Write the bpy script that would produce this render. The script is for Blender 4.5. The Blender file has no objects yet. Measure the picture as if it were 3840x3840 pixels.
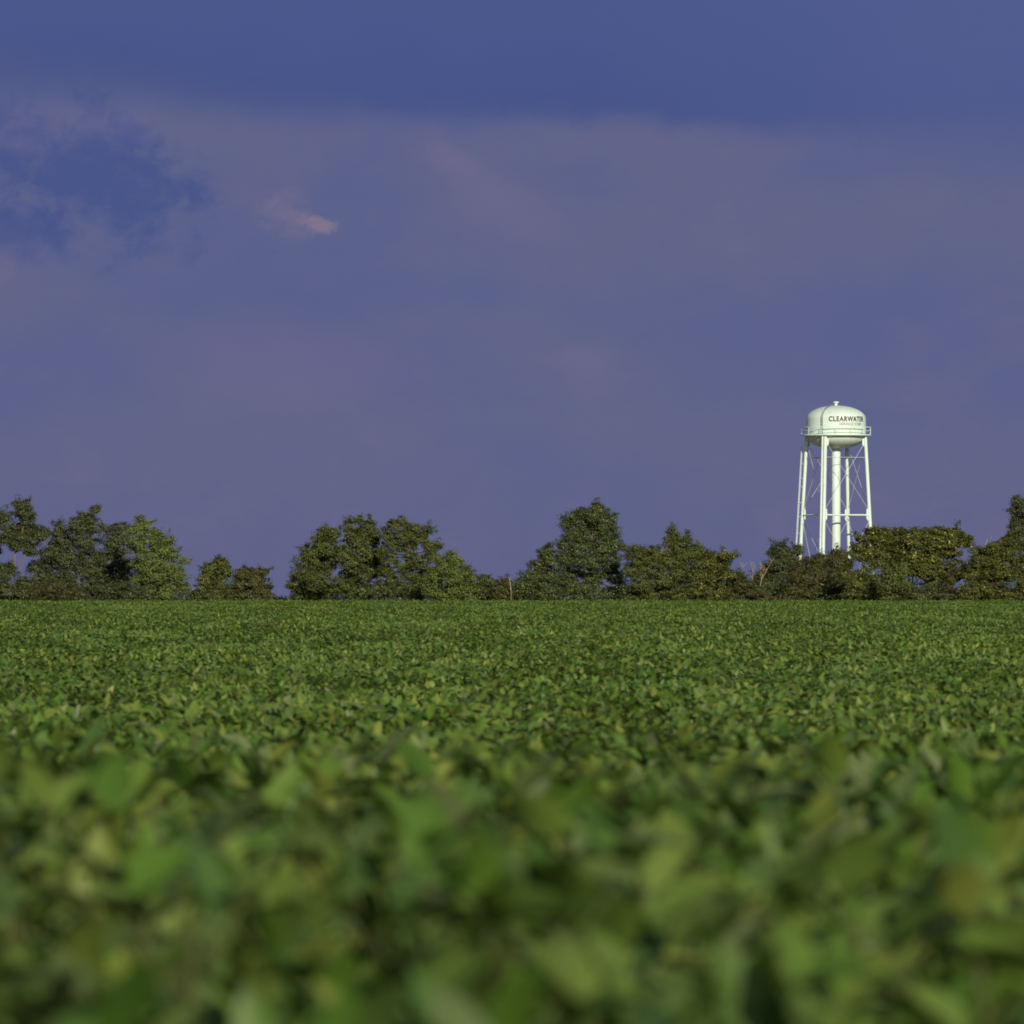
import bpy, math, random
import numpy as np
from mathutils import Vector, Matrix

rng = np.random.default_rng(7)
random.seed(7)
S = bpy.context.scene
COL = S.collection
PI = math.pi
R = math.radians

# ------------------------------------------------------------------ helpers
def tag(o, label=None, cat=None, group=None, kind=None):
    if label: o['label'] = label
    if cat: o['category'] = cat
    if group: o['group'] = group
    if kind: o['kind'] = kind
    return o

def empty(name, loc):
    o = bpy.data.objects.new(name, None)
    o.empty_display_size = 0.2
    o.location = loc
    COL.objects.link(o)
    return o

def srgb(r, g, b):
    f = lambda c: (c / 255 / 12.92) if c / 255 <= 0.04045 else ((c / 255 + 0.055) / 1.055) ** 2.4
    return (f(r), f(g), f(b))

class MB:
    """collects tubes, boxes and turned shapes; build() links them as one mesh object"""
    def __init__(self):
        self.v, self.f = [], []
    def add(self, vs, fs):
        b = len(self.v)
        self.v.extend([tuple(p) for p in vs])
        self.f.extend([tuple(b + i for i in f) for f in fs])
    def tube(self, pts, rad, n=8, cap=True):
        pts = [Vector(p) for p in pts]
        if not isinstance(rad, (list, tuple)): rad = [rad] * len(pts)
        vs, fs = [], []
        up = Vector((0, 0, 1))
        for i, p in enumerate(pts):
            t = (pts[min(i + 1, len(pts) - 1)] - pts[max(i - 1, 0)]).normalized()
            a = t.cross(up)
            if a.length < 1e-3: a = t.cross(Vector((1, 0, 0)))
            a.normalize(); c = a.cross(t)
            for k in range(n):
                th = 2 * PI * k / n
                vs.append(p + (a * math.cos(th) + c * math.sin(th)) * rad[i])
        for i in range(len(pts) - 1):
            for k in range(n):
                k2 = (k + 1) % n
                fs.append((i * n + k, (i + 1) * n + k, (i + 1) * n + k2, i * n + k2))
        if cap:
            fs.append(tuple(range(n))); fs.append(tuple((len(pts) - 1) * n + n - 1 - k for k in range(n)))
        self.add(vs, fs)
    def lathe(self, prof, n=96, closed=False):
        vs, fs = [], []
        for (r, z) in prof:
            for k in range(n):
                th = 2 * PI * k / n
                vs.append((r * math.cos(th), r * math.sin(th), z))
        m = len(prof)
        for i in range(m if closed else m - 1):
            j = (i + 1) % m
            for k in range(n):
                k2 = (k + 1) % n
                fs.append((i * n + k, i * n + k2, j * n + k2, j * n + k))
        if not closed:
            fs.append(tuple(n - 1 - k for k in range(n)) if prof[0][0] > 1e-4 else (0, 1, 2))
            fs.append(tuple((m - 1) * n + k for k in range(n)) if prof[-1][0] > 1e-4 else ((m-1)*n, (m-1)*n+1, (m-1)*n+2))
        self.add(vs, fs)
    def prism(self, poly, d0, d1):
        """poly: list of Vector corners, extruded from offset d0 to d1 (Vectors)"""
        n = len(poly)
        vs = [p + d0 for p in poly] + [p + d1 for p in poly]
        fs = [tuple(range(n - 1, -1, -1)), tuple(range(n, 2 * n))]
        fs += [(k, (k + 1) % n, n + (k + 1) % n, n + k) for k in range(n)]
        self.add(vs, fs)
    def build(self, name, mat, parent=None, sharp=35):
        me = bpy.data.meshes.new(name)
        me.from_pydata(self.v, [], self.f)
        me.update()
        me.polygons.foreach_set('use_smooth', [True] * len(me.polygons))
        me.set_sharp_from_angle(angle=R(sharp))
        me.materials.append(mat)
        o = bpy.data.objects.new(name, me)
        COL.objects.link(o)
        if parent: o.parent = parent
        return o

def np_mesh(name, V, F, mat=None, attr=None, smooth=False):
    """V (n,3), F (m,k) numpy arrays -> mesh; attr = per-face float arrays"""
    me = bpy.data.meshes.new(name)
    k = F.shape[1]
    me.vertices.add(len(V)); me.vertices.foreach_set('co', V.astype(np.float32).ravel())
    me.loops.add(F.size); me.loops.foreach_set('vertex_index', F.astype(np.int32).ravel())
    me.polygons.add(len(F))
    me.polygons.foreach_set('loop_start', np.arange(0, F.size, k, dtype=np.int32))
    if smooth: me.polygons.foreach_set('use_smooth', np.ones(len(F), dtype=bool))
    for nm, a in (attr or {}).items():
        at = me.attributes.new(nm, 'FLOAT', 'FACE')
        at.data.foreach_set('value', a.astype(np.float32))
    me.update(calc_edges=True)
    if mat: me.materials.append(mat)
    return me

class NT:
    """tiny helper for writing node trees as expressions"""
    def __init__(self, tree): self.t = tree; self.N = tree.nodes; self.L = tree.links
    def node(self, typ, **kw):
        n = self.N.new(typ)
        for k, v in kw.items(): setattr(n, k, v)
        return n
    def put(self, sock, v):
        if isinstance(v, bpy.types.NodeSocket): self.L.new(v, sock)
        elif isinstance(v, (tuple, list)) and len(v) == 3 and sock.type == 'RGBA': sock.default_value = (*v, 1)
        else: sock.default_value = v
    def m(self, op, a, b=None, c=None):
        n = self.node('ShaderNodeMath', operation=op)
        self.put(n.inputs[0], a)
        if b is not None: self.put(n.inputs[1], b)
        if c is not None: self.put(n.inputs[2], c)
        return n.outputs[0]
    def add(self, a, b): return self.m('ADD', a, b)
    def sub(self, a, b): return self.m('SUBTRACT', a, b)
    def mul(self, a, b): return self.m('MULTIPLY', a, b)
    def step(self, lo, hi, x):
        n = self.node('ShaderNodeMapRange', interpolation_type='SMOOTHSTEP')
        self.put(n.inputs['Value'], x)
        self.put(n.inputs['From Min'], lo); self.put(n.inputs['From Max'], hi)
        return n.outputs[0]
    def mix(self, f, a, b):
        n = self.node('ShaderNodeMix', data_type='RGBA')
        self.put(n.inputs[0], f); self.put(n.inputs[6], a); self.put(n.inputs[7], b)
        return n.outputs[2]
    def noise(self, vec, scale, detail=3, rough=0.5, dist=0.0):
        n = self.node('ShaderNodeTexNoise')
        if vec is not None: self.L.new(vec, n.inputs['Vector'])
        n.inputs['Scale'].default_value = scale; n.inputs['Detail'].default_value = detail
        n.inputs['Roughness'].default_value = rough; n.inputs['Distortion'].default_value = dist
        return n.outputs[0]
    def xyz(self, x, y, z=0.0):
        n = self.node('ShaderNodeCombineXYZ')
        for i, v in enumerate((x, y, z)): self.put(n.inputs[i], v)
        return n.outputs[0]

def material(name):
    m = bpy.data.materials.new(name); m.use_nodes = True
    m.node_tree.nodes.clear()
    t = NT(m.node_tree)
    out = t.node('ShaderNodeOutputMaterial')
    return m, t, out

def principled(t, out, base, rough=0.5, spec=0.5, bump=None, bump_d=0.02, bump_s=0.5):
    p = t.node('ShaderNodeBsdfPrincipled')
    t.put(p.inputs['Base Color'], base); t.put(p.inputs['Roughness'], rough)
    p.inputs['Specular IOR Level'].default_value = spec
    if bump is not None:
        b = t.node('ShaderNodeBump'); b.inputs['Strength'].default_value = bump_s
        b.inputs['Distance'].default_value = bump_d
        t.L.new(bump, b.inputs['Height']); t.L.new(b.outputs[0], p.inputs['Normal'])
    t.L.new(p.outputs[0], out.inputs['Surface'])
    return p

# ------------------------------------------------------------------ camera frame
# 200 mm lens on a 24 mm square: 32000 source pixels (3840 frame) per unit of tangent
CAM_Z = 2.0
PX = 1 / 32000.0
HOR = 2186.0                                    # source row of the eye-level horizon
def at(sx, sy, D):                              # source pixel + distance -> world point
    return Vector(((sx - 1920) * PX * D, D, CAM_Z + (HOR - sy) * PX * D))

cam_d = bpy.data.cameras.new('camera')
cam = bpy.data.objects.new('camera', cam_d); COL.objects.link(cam)
cam.location = (0, 0, CAM_Z); cam.rotation_euler = (R(90), 0, 0)
cam_d.sensor_fit = 'HORIZONTAL'; cam_d.sensor_width = 24; cam_d.sensor_height = 24
cam_d.lens = 200
cam_d.shift_y = (HOR - 1920) / 3840
cam_d.clip_start = 0.5; cam_d.clip_end = 30000
cam_d.dof.use_dof = True
cam_d.dof.focus_distance = 620
cam_d.dof.aperture_fstop = 8.2
S.camera = cam

# ------------------------------------------------------------------ light
SUN_EL, SUN_AZ = 21.0, 15.5                     # azimuth: degrees to the right of straight behind the camera
to_sun = Vector((math.sin(R(SUN_AZ)) * math.cos(R(SUN_EL)), -math.cos(R(SUN_AZ)) * math.cos(R(SUN_EL)), math.sin(R(SUN_EL))))
sd = bpy.data.lights.new('sun', 'SUN'); sd.energy = 4.1; sd.angle = R(0.5); sd.color = (1.0, 0.885, 0.70)
so = bpy.data.objects.new('sun', sd); COL.objects.link(so)
so.rotation_euler = (-to_sun).to_track_quat('-Z', 'Y').to_euler()
so.location = (30, -40, 30)

W = bpy.data.worlds.new('World'); S.world = W; W.use_nodes = True
W.node_tree.nodes.clear()
t = NT(W.node_tree)
wo = t.node('ShaderNodeOutputWorld'); bg = t.node('ShaderNodeBackground'); bg.inputs[1].default_value = 0.05
t.L.new(bg.outputs[0], wo.inputs[0])
sky = t.node('ShaderNodeTexSky', sky_type='NISHITA'); sky.sun_disc = False
sky.sun_elevation = R(SUN_EL); sky.sun_rotation = R(180 + SUN_AZ)
sky.air_density = 1.0; sky.dust_density = 0.6; sky.ozone_density = 2.0
tc = t.node('ShaderNodeTexCoord'); sp = t.node('ShaderNodeSeparateXYZ'); t.L.new(tc.outputs['Generated'], sp.inputs[0])
dx, dy, dz = sp.outputs
az = t.m('ARCTAN2', dx, dy); el = t.m('ARCSINE', dz)
X = t.mul(az, 1 / 0.06); Y = t.mul(el, 1 / 0.06)         # azimuth / elevation in units of 0.06 rad
nlow = t.noise(t.xyz(t.mul(X, 0.8), t.mul(Y, 1.7), 3.1), 1.0, 3, 0.5, 0.3)
nmid = t.noise(t.xyz(t.mul(X, 1.0), t.mul(Y, 1.5), 7.7), 3.4, 4, 0.55, 0.3)
nfin = t.noise(t.xyz(t.mul(X, 1.0), t.mul(Y, 1.3), 1.3), 9.0, 5, 0.6, 0.4)
npat = t.noise(t.xyz(t.mul(X, 1.0), t.mul(Y, 1.2), 2.6), 11.0, 7, 0.62, 0.25)
nwis = t.noise(t.xyz(t.mul(X, 1.0), t.mul(Y, 1.4), 5.9), 26.0, 5, 0.6, 0.5)
c_low, c_mid = srgb(95, 99, 136), srgb(99, 102, 137)
c_dark, c_blue, c_pinkish = srgb(69, 84, 138), srgb(86, 95, 140), srgb(110, 107, 139)
c = t.mix(t.step(0.0, 0.35, Y), c_low, c_mid)
c = t.mix(t.mul(t.step(0.47, 0.66, nlow), 0.65), c, c_blue)
c = t.mix(t.mul(t.step(0.5, 0.72, nmid), 0.35), c, c_pinkish)
c = t.mix(t.mul(t.step(0.52, 0.74, nfin), 0.2), c, c_pinkish)
c = t.mix(t.mul(t.step(0.52, 0.3, nfin), 0.22), c, c_blue)
def blob(x, y, rx, ry, tilt, wob, nz, lo=1.1, hi=0.35):
    ca, sa = math.cos(R(tilt)), math.sin(R(tilt))
    px, py = (x - 966) / 966, (1100 - y) / 966
    ax, ay = t.sub(X, px), t.sub(Y, py)
    u = t.mul(t.add(t.mul(ax, ca), t.mul(ay, sa)), 966 / rx)
    v = t.mul(t.sub(t.mul(ay, ca), t.mul(ax, sa)), 966 / ry)
    d = t.m('SQRT', t.add(t.mul(u, u), t.mul(v, v)))
    return t.step(lo, hi, t.add(d, t.mul(t.sub(nz, 0.5), wob)))
# darker blue mass on the left, with ragged edges
c = t.mix(t.mul(blob(120, 322, 262, 118, -16, 2.9, npat, 1.3, 0.3), 0.9), c, c_dark)
c = t.mix(t.mul(blob(20, 430, 110, 60, -20, 2.6, npat, 1.4, 0.1), 0.7), c, c_dark)
# blue wash on the right and in the middle
c = t.mix(t.mul(blob(1450, 640, 420, 190, 0, 1.2, nmid), 0.5), c, c_blue)
c = t.mix(t.mul(blob(760, 560, 300, 60, 3, 1.2, nmid), 0.45), c, c_blue)
c = t.mix(t.mul(blob(1760, 305, 420, 70, 0, 1.6, nmid, 1.3, 0.2), 0.55), c, c_blue)
c = t.mix(t.mul(blob(1080, 340, 190, 44, -8, 2.2, nfin, 1.3, 0.2), 0.4), c, c_blue)
# the long cloud base across the top
edge = t.sub(0.905, t.mul(X, 0.045))
soft = t.add(0.034, t.mul(t.mul(t.sub(X, 0.12), t.sub(X, 0.12)), 0.07))
hgt = t.add(t.add(t.sub(Y, edge), t.mul(t.sub(nfin, 0.5), 0.07)), t.mul(t.sub(nmid, 0.5), 0.05))
band = t.step(t.mul(soft, -1.0), soft, hgt)
c_over = t.mix(t.step(0.0, 0.24, t.add(t.sub(Y, edge), t.mul(t.sub(nmid, 0.5), 0.25))), c_dark, srgb(73, 88, 141))
c_over = t.mix(t.mul(t.step(0.1, 1.0, X), 0.55), c_over, srgb(84, 95, 145))
c = t.mix(t.mul(band, 0.95), c, c_over)
# sunlit wisps
c = t.mix(t.mul(blob(606, 425, 34, 17, -14, 2.4, nwis, 1.35, 0.2), 0.46), c, srgb(156, 134, 140))
c = t.mix(t.mul(blob(548, 412, 60, 42, -14, 2.6, nwis, 1.4, 0.0), 0.42), c, srgb(130, 116, 140))
c = t.mix(t.mul(blob(960, 400, 170, 80, -28, 2.0, nfin, 1.3, 0.0), 0.3), c, srgb(122, 112, 143))
c = t.mix(t.mul(blob(860, 308, 80, 42, -25, 2.0, nfin, 1.3, 0.0), 0.34), c, srgb(122, 112, 143))
c = t.mix(t.mul(blob(150, 232, 230, 40, -8, 2.4, nfin, 1.4, 0.0), 0.25), c, srgb(112, 108, 148))
c = t.mix(t.mul(blob(50, 275, 70, 34, -20, 2.4, nfin, 1.4, 0.0), 0.25), c, srgb(122, 112, 148))
c = t.mix(t.mul(blob(560, 690, 300, 90, -6, 1.2, nmid), 0.35), c, srgb(113, 105, 146))
scale = t.node('ShaderNodeVectorMath', operation='SCALE'); t.L.new(c, scale.inputs[0]); scale.inputs['Scale'].default_value = 1 / 0.05
front = t.mul(t.step(-0.25, 0.35, dy), t.step(0.7, 0.3, el))
t.L.new(t.mix(front, sky.outputs[0], scale.outputs[0]), bg.inputs[0])

S.view_settings.view_transform = 'Standard'; S.view_settings.look = 'None'
S.view_settings.exposure = 0.0; S.view_settings.gamma = 1.0
S.cycles.max_bounces = 6; S.cycles.transparent_max_bounces = 8
S.cycles.use_denoising = True
S.cycles.filter_width = 1.8

# ------------------------------------------------------------------ ground
def smooth(a, b, x):
    u = np.clip((x - a) / (b - a), 0, 1); return u * u * (3 - 2 * u)
def ground_z(x, y):
    x = np.asarray(x, float); y = np.asarray(y, float)
    # height of the land above the flat part of the field: a low rise under the camera, falling away gently
    z = np.interp(y, [-20, 4, 7, 8.7, 11, 18, 27, 38, 60, 90, 9000], [0.50, 0.66, 0.715, 0.80, 0.792, 0.635, 0.45, 0.31, 0.09, 0.0, 0.0])
    z = z - 0.0045 * np.maximum(y - 530, 0) * smooth(530, 700, y)
    z = z + 0.03 * np.sin(x * 0.35 + 1.0) * np.sin(y * 0.21) * (y < 520)
    return z
ys = np.concatenate([np.array([-600, -200, -60, -20, -8]), np.linspace(-4, 60, 65), np.linspace(64, 540, 60), np.linspace(560, 1400, 30), np.geomspace(1500, 9000, 14)])
xs = np.concatenate([-np.geomspace(4000, 70, 14), np.linspace(-60, 60, 61), np.geomspace(70, 4000, 14)])
gx, gy = np.meshgrid(xs, ys)
GV = np.stack([gx, gy, ground_z(gx, gy)], -1).reshape(-1, 3)
nx = len(xs); ii, jj = np.meshgrid(np.arange(len(ys) - 1), np.arange(nx - 1), indexing='ij')
b = (ii * nx + jj).ravel()
GF = np.stack([b, b + 1, b + nx + 1, b + nx], -1)
m_soil, t2, out = material('dark soil')
co = t2.node('ShaderNodeTexCoord').outputs['Object']
n1 = t2.noise(co, 3.0, 6, 0.65); n2 = t2.noise(co, 0.05, 3)
base = t2.mix(n1, srgb(52, 40, 26), srgb(98, 80, 54))
base = t2.mix(t2.step(0.45, 0.65, n2), base, srgb(82, 88, 44))
principled(t2, out, base, 0.95, 0.2, n1, 0.05)
g = bpy.data.objects.new('ground', np_mesh('ground', GV, GF, m_soil, smooth=True)); COL.objects.link(g)
tag(g, 'dark field soil under the crop and the trees', kind='structure')

# ------------------------------------------------------------------ leaf materials
def leaf_material(name, cols, rough=0.5, spec=0.35, trans=0.25, per_instance=False, odd=None, odd_share=0.05):
    """cols: leaf colours picked by the per-leaf number; odd: a rarer leaf colour"""
    m, t, out = material(name)
    a = t.node('ShaderNodeAttribute', attribute_name='leaf_tone', attribute_type='GEOMETRY').outputs['Fac']
    if per_instance:
        oi = t.node('ShaderNodeObjectInfo')
        pn = t.noise(oi.outputs['Location'], 0.055, 3)      # stands of paler and darker plants
        a = t.m('FRACT', t.add(a, oi.outputs['Random']))
    cr = t.node('ShaderNodeValToRGB'); e = cr.color_ramp.elements
    while len(e) < len(cols): e.new(0.5)
    for i, cc in enumerate(cols):
        e[i].position = i / (len(cols) - 1); e[i].color = (*cc, 1)
    t.L.new(a, cr.inputs[0])
    base = cr.outputs[0]
    if odd is not None:
        o2 = t.node('ShaderNodeAttribute', attribute_name='leaf_odd', attribute_type='GEOMETRY').outputs['Fac']
        if per_instance: o2 = t.m('FRACT', t.add(o2, t.mul(t.node('ShaderNodeObjectInfo').outputs['Random'], 7.31)))
        base = t.mix(t.m('LESS_THAN', o2, odd_share), base, odd)
    if per_instance:
        hs = t.node('ShaderNodeHueSaturation'); t.L.new(base, hs.inputs['Color'])
        t.L.new(t.add(0.62, t.mul(pn, 0.8)), hs.inputs['Value']); t.L.new(t.sub(0.512, t.mul(pn, 0.03)), hs.inputs['Hue'])
        base = hs.outputs[0]
    p = t.node('ShaderNodeBsdfPrincipled'); t.L.new(base, p.inputs['Base Color'])
    p.inputs['Roughness'].default_value = rough; p.inputs['Specular IOR Level'].default_value = spec
    tr = t.node('ShaderNodeBsdfTranslucent')
    mx = t.node('ShaderNodeMix', data_type='RGBA', blend_type='MULTIPLY'); mx.inputs[0].default_value = 1
    t.L.new(base, mx.inputs[6]); mx.inputs[7].default_value = (1.5, 1.5, 0.7, 1); t.L.new(mx.outputs[2], tr.inputs[0])
    ms = t.node('ShaderNodeMixShader'); ms.inputs[0].default_value = trans
    t.L.new(p.outputs[0], ms.inputs[1]); t.L.new(tr.outputs[0], ms.inputs[2])
    t.L.new(ms.outputs[0], out.inputs['Surface'])
    return m

def unit(v): return v / np.maximum(np.linalg.norm(v, axis=-1, keepdims=True), 1e-9)

def leaves(C, Nrm, Ax, L, Wd, shape='leaf', fold=0.18, curl=0.15):
    """blades centred near C: normals Nrm, long axis Ax, length L, width Wd -> V, F(quads)"""
    n = len(C)
    Nrm = unit(Nrm); Ax = unit(Ax - Nrm * np.sum(Ax * Nrm, -1, keepdims=True)); Sd = np.cross(Nrm, Ax)
    if shape == 'leaf':        # 9 points: midrib of three, two rims: ovate, folded along the midrib, tip drooping
        u = np.array([0.0, 0.0, 0.32, 0.32, 0.32, 0.70, 0.70, 0.70, 1.0])
        s = np.array([0.0, 0.0, -1, 0, 1, -0.66, 0, 0.66, 0.0])
        F0 = np.array([[0, 3, 2, 2], [0, 4, 3, 3], [2, 3, 6, 5], [3, 4, 7, 6], [5, 6, 8, 8], [6, 7, 8, 8]])
        u = u[1:]; s = s[1:]
        F0 = np.array([[0, 2, 5, 1], [0, 3, 6, 2], [1, 5, 7, 4], [2, 6, 7, 5]])
        # 0 base, 1 left, 2 mid, 3 right, 4 left up, 5 mid up, 6 right up, 7 tip
        F0 = np.array([[0, 2, 1, 1], [0, 3, 2, 2], [1, 2, 5, 4], [2, 3, 6, 5], [4, 5, 7, 7], [5, 6, 7, 7]])
        k = 8
    else:                      # folded diamond: base, left, tip, right
        u = np.array([0.0, 0.45, 1.0, 0.45]); s = np.array([0, -1, 0, 1.0])
        F0 = np.array([[0, 3, 2, 1]]); k = 4
    V = (C[:, None] + Ax[:, None] * ((u - 0.4)[None, :, None] * L[:, None, None])
         + Sd[:, None] * (s[None, :, None] * 0.5 * Wd[:, None, None])
         + Nrm[:, None] * ((np.abs(s) * fold)[None, :, None] * Wd[:, None, None] - (curl * u ** 2)[None, :, None] * L[:, None, None]))
    F = (np.arange(n) * k)[:, None, None] + F0[None]
    return V.reshape(-1, 3), F.reshape(-1, F0.shape[1]), len(F0)

def tri_mesh(name, V, F, mat, attr):
    """quads whose last two corners coincide become triangles"""
    q = F[:, 2] != F[:, 3]
    T = np.concatenate([F[q][:, [0, 1, 2]], F[q][:, [0, 2, 3]], F[~q][:, :3]])
    A = {k: np.concatenate([a[q], a[q], a[~q]]) for k, a in attr.items()}
    return np_mesh(name, V, T, mat, A)

# ------------------------------------------------------------------ soybean crop (nobody could count it)
m_crop = leaf_material('soybean leaf', [(0.030, 0.080, 0.011), (0.086, 0.176, 0.022), (0.120, 0.196, 0.034), (0.068, 0.146, 0.034), (0.165, 0.222, 0.038), (0.044, 0.104, 0.015), (0.142, 0.186, 0.076)],  # last grey green tone paints in leaf sheen along with pale undersides
                       0.5, 0.32, 0.13, True, (0.20, 0.25, 0.05), 0.04)
m_stem, t2, out = material('soybean stem'); principled(t2, out, srgb(84, 92, 48), 0.7, 0.3)

def trifoliate(P, tilt_lo, tilt_hi, size, face=0.7, upright=0.42):
    """three leaflets on each petiole end P (n,3) -> centres, normals, axes, lengths, widths"""
    n = len(P)
    az0 = rng.uniform(0, 2 * PI, n)
    C, Nn, A, L, Wd = [], [], [], [], []
    sunv = np.array(to_sun)
    for k, da in enumerate((0, 1.25, -1.25)):
        a = az0 + da + rng.normal(0, 0.2, n)
        tilt = np.where(rng.uniform(0, 1, n) < upright, rng.uniform(-1.2, -0.35, n), rng.uniform(tilt_lo, tilt_hi, n))                     # 0 = flat, pi/2 = hanging straight down
        ax = np.stack([np.cos(a) * np.cos(tilt), np.sin(a) * np.cos(tilt), -np.sin(tilt)], -1)
        nn = np.stack([np.cos(a) * np.sin(tilt), np.sin(a) * np.sin(tilt), np.cos(tilt)], -1) + rng.normal(0, 0.35, (n, 3)) + face * sunv
        ln = size * rng.uniform(0.75, 1.2, n)
        C.append(P + ax * (ln * 0.55)[:, None]); Nn.append(nn); A.append(ax); L.append(ln); Wd.append(ln * rng.uniform(0.46, 0.62, n))
    return [np.concatenate(z) for z in (C, Nn, A, L, Wd)]

def leaf_attr(n, k):
    return {'leaf_tone': np.repeat(rng.uniform(0, 1, n), k), 'leaf_odd': np.repeat(rng.uniform(0, 1, n), k)}

def near_plant(i):
    h = 0.88
    n = 16
    zz = h * rng.uniform(0.2, 1.0, n) ** 0.75
    r = 0.18 * np.sqrt(rng.uniform(0, 1, n)); a = rng.uniform(0, 2 * PI, n)
    P = np.stack([r * np.cos(a), r * np.sin(a), zz], -1)
    C, Nn, A, L, Wd = trifoliate(P, -0.2, 1.5, 0.100, 0.15, 0.6)
    V, F, k = leaves(C, Nn, A, L, Wd)
    at_ = leaf_attr(len(C), k)
    mb = MB()                                             # stem and petioles
    mb.tube([(0, 0, -0.05), (0.01, 0, 0.4), (0, 0.01, 0.84)], [0.006, 0.005, 0.003], 4, False)
    for p in P: mb.tube([(0, 0, max(0.1, p[2] - 0.13)), (p[0] * 0.6, p[1] * 0.6, p[2] - 0.05), tuple(p)], [0.003, 0.0025, 0.002], 4, False)
    SV, SF = np.array(mb.v, float), np.array(mb.f)
    nl, ns = len(F), len(SF)
    at_ = {q: np.concatenate([w_, np.full(ns, 0.4)]) for q, w_ in at_.items()}
    me = tri_mesh('soybean_plant', np.concatenate([V, SV]), np.concatenate([F, SF + len(V)]), m_crop, at_)
    me.materials.append(m_stem)
    me.polygons.foreach_set('material_index', (np.array([p.vertices[0] for p in me.polygons]) >= len(V)).astype(np.int32))
    return me
def patch(i):
    n = 78
    P = np.stack([rng.uniform(-0.55, 0.55, n), rng.uniform(-0.55, 0.55, n), 0.88 - 0.32 * rng.uniform(0, 1, n) ** 1.6], -1)
    bump = 0.05 * np.sin(P[:, 0] * 9 + i) * np.sin(P[:, 1] * 8 + 2 * i)
    P[:, 2] += bump
    C, Nn, A, L, Wd = trifoliate(P, -0.2, 1.45, 0.092)
    V, F, k = leaves(C, Nn, A, L, Wd)
    at_ = leaf_attr(len(C), k)
    return tri_mesh('soybean_patch', V, F, m_crop, at_)

plants = bpy.data.collections.new('soybean plants')      # sources, never linked into the scene themselves
patches = bpy.data.collections.new('soybean patches')
for i in range(7):
    me = near_plant(i)
    o = bpy.data.objects.new('soybean_plant_%d' % i, me); plants.objects.link(o)
for i in range(8):
    o = bpy.data.objects.new('soybean_patch_%d' % i, patch(i)); patches.objects.link(o)

def scatter(x0fun, y0, y1, step, zs, dip):
    out = []
    y = y0
    while y < y1:
        w = x0fun(y)
        n = max(2, int(2 * w / step))
        x = np.linspace(-w, w, n) + rng.uniform(-0.5, 0.5, n) * step
        yy = y + rng.uniform(-0.5, 0.5, n) * step
        out.append(np.stack([x, yy], -1)); y += step
    P = np.concatenate(out)
    z = ground_z(P[:, 0], P[:, 1])
    sc = rng.uniform(zs[0], zs[1], len(P))
    wob = np.sin(P[:, 0] * 0.9 + 0.3 * P[:, 1]) * np.sin(P[:, 1] * 0.55 + 1.7) + 0.6 * np.sin(P[:, 0] * 0.31 - P[:, 1] * 0.17)
    sc = sc * (1 + dip * wob)
    return np.column_stack([P, z]), sc

def point_cloud(name, P, sc, coll):
    n = len(P)
    me = bpy.data.meshes.new(name)
    me.vertices.add(n); me.vertices.foreach_set('co', P.astype(np.float32).ravel())
    a = me.attributes.new('size', 'FLOAT', 'POINT'); a.data.foreach_set('value', sc.astype(np.float32))
    a = me.attributes.new('turn', 'FLOAT', 'POINT'); a.data.foreach_set('value', rng.uniform(0, 2 * PI, n).astype(np.float32))
    a = me.attributes.new('which', 'INT', 'POINT'); a.data.foreach_set('value', rng.integers(0, len(coll.objects), n).astype(np.int32))
    return me

def gn_scatter(name, coll):
    ng = bpy.data.node_groups.new(name, 'GeometryNodeTree')
    ng.interface.new_socket('Geometry', in_out='INPUT', socket_type='NodeSocketGeometry')
    ng.interface.new_socket('Geometry', in_out='OUTPUT', socket_type='NodeSocketGeometry')
    N, L = ng.nodes, ng.links
    gi, go = N.new('NodeGroupInput'), N.new('NodeGroupOutput')
    ci = N.new('GeometryNodeCollectionInfo'); ci.inputs['Collection'].default_value = coll
    ci.inputs['Separate Children'].default_value = True; ci.inputs['Reset Children'].default_value = True
    ip = N.new('GeometryNodeInstanceOnPoints'); ip.inputs['Pick Instance'].default_value = True
    def attr(nm, dt):
        q = N.new('GeometryNodeInputNamedAttribute'); q.data_type = dt; q.inputs[0].default_value = nm; return q.outputs[0]
    cx = N.new('ShaderNodeCombineXYZ'); L.new(attr('turn', 'FLOAT'), cx.inputs[2])
    L.new(gi.outputs[0], ip.inputs['Points']); L.new(ci.outputs[0], ip.inputs['Instance'])
    L.new(attr('which', 'INT'), ip.inputs['Instance Index'])
    L.new(cx.outputs[0], ip.inputs['Rotation']); L.new(attr('size', 'FLOAT'), ip.inputs['Scale'])
    L.new(ip.outputs[0], go.inputs[0])
    return ng

P1, s1 = scatter(lambda y: 4.0 + 0.10 * y, 5.2, 24, 0.25, (0.74, 1.08), 0.06)
P2, s2 = scatter(lambda y: 7.0 + 0.085 * y, 23, 497, 0.92, (0.89, 1.08), 0.045)
f1 = bpy.data.objects.new('soybean_crop', point_cloud('soybean_crop', P1, s1, plants)); COL.objects.link(f1)
md = f1.modifiers.new('plants', 'NODES'); md.node_group = gn_scatter('near plants', plants)
tag(f1, 'blurred big soybean leaves filling the foreground', 'soybean crop', kind='stuff')
f2 = bpy.data.objects.new('soybean_field', point_cloud('soybean_field', P2, s2, patches)); COL.objects.link(f2)
md = f2.modifiers.new('plants', 'NODES'); md.node_group = gn_scatter('field patches', patches)
tag(f2, 'low green soybean field stretching to the tree line', 'soybean field', kind='stuff')

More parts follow.
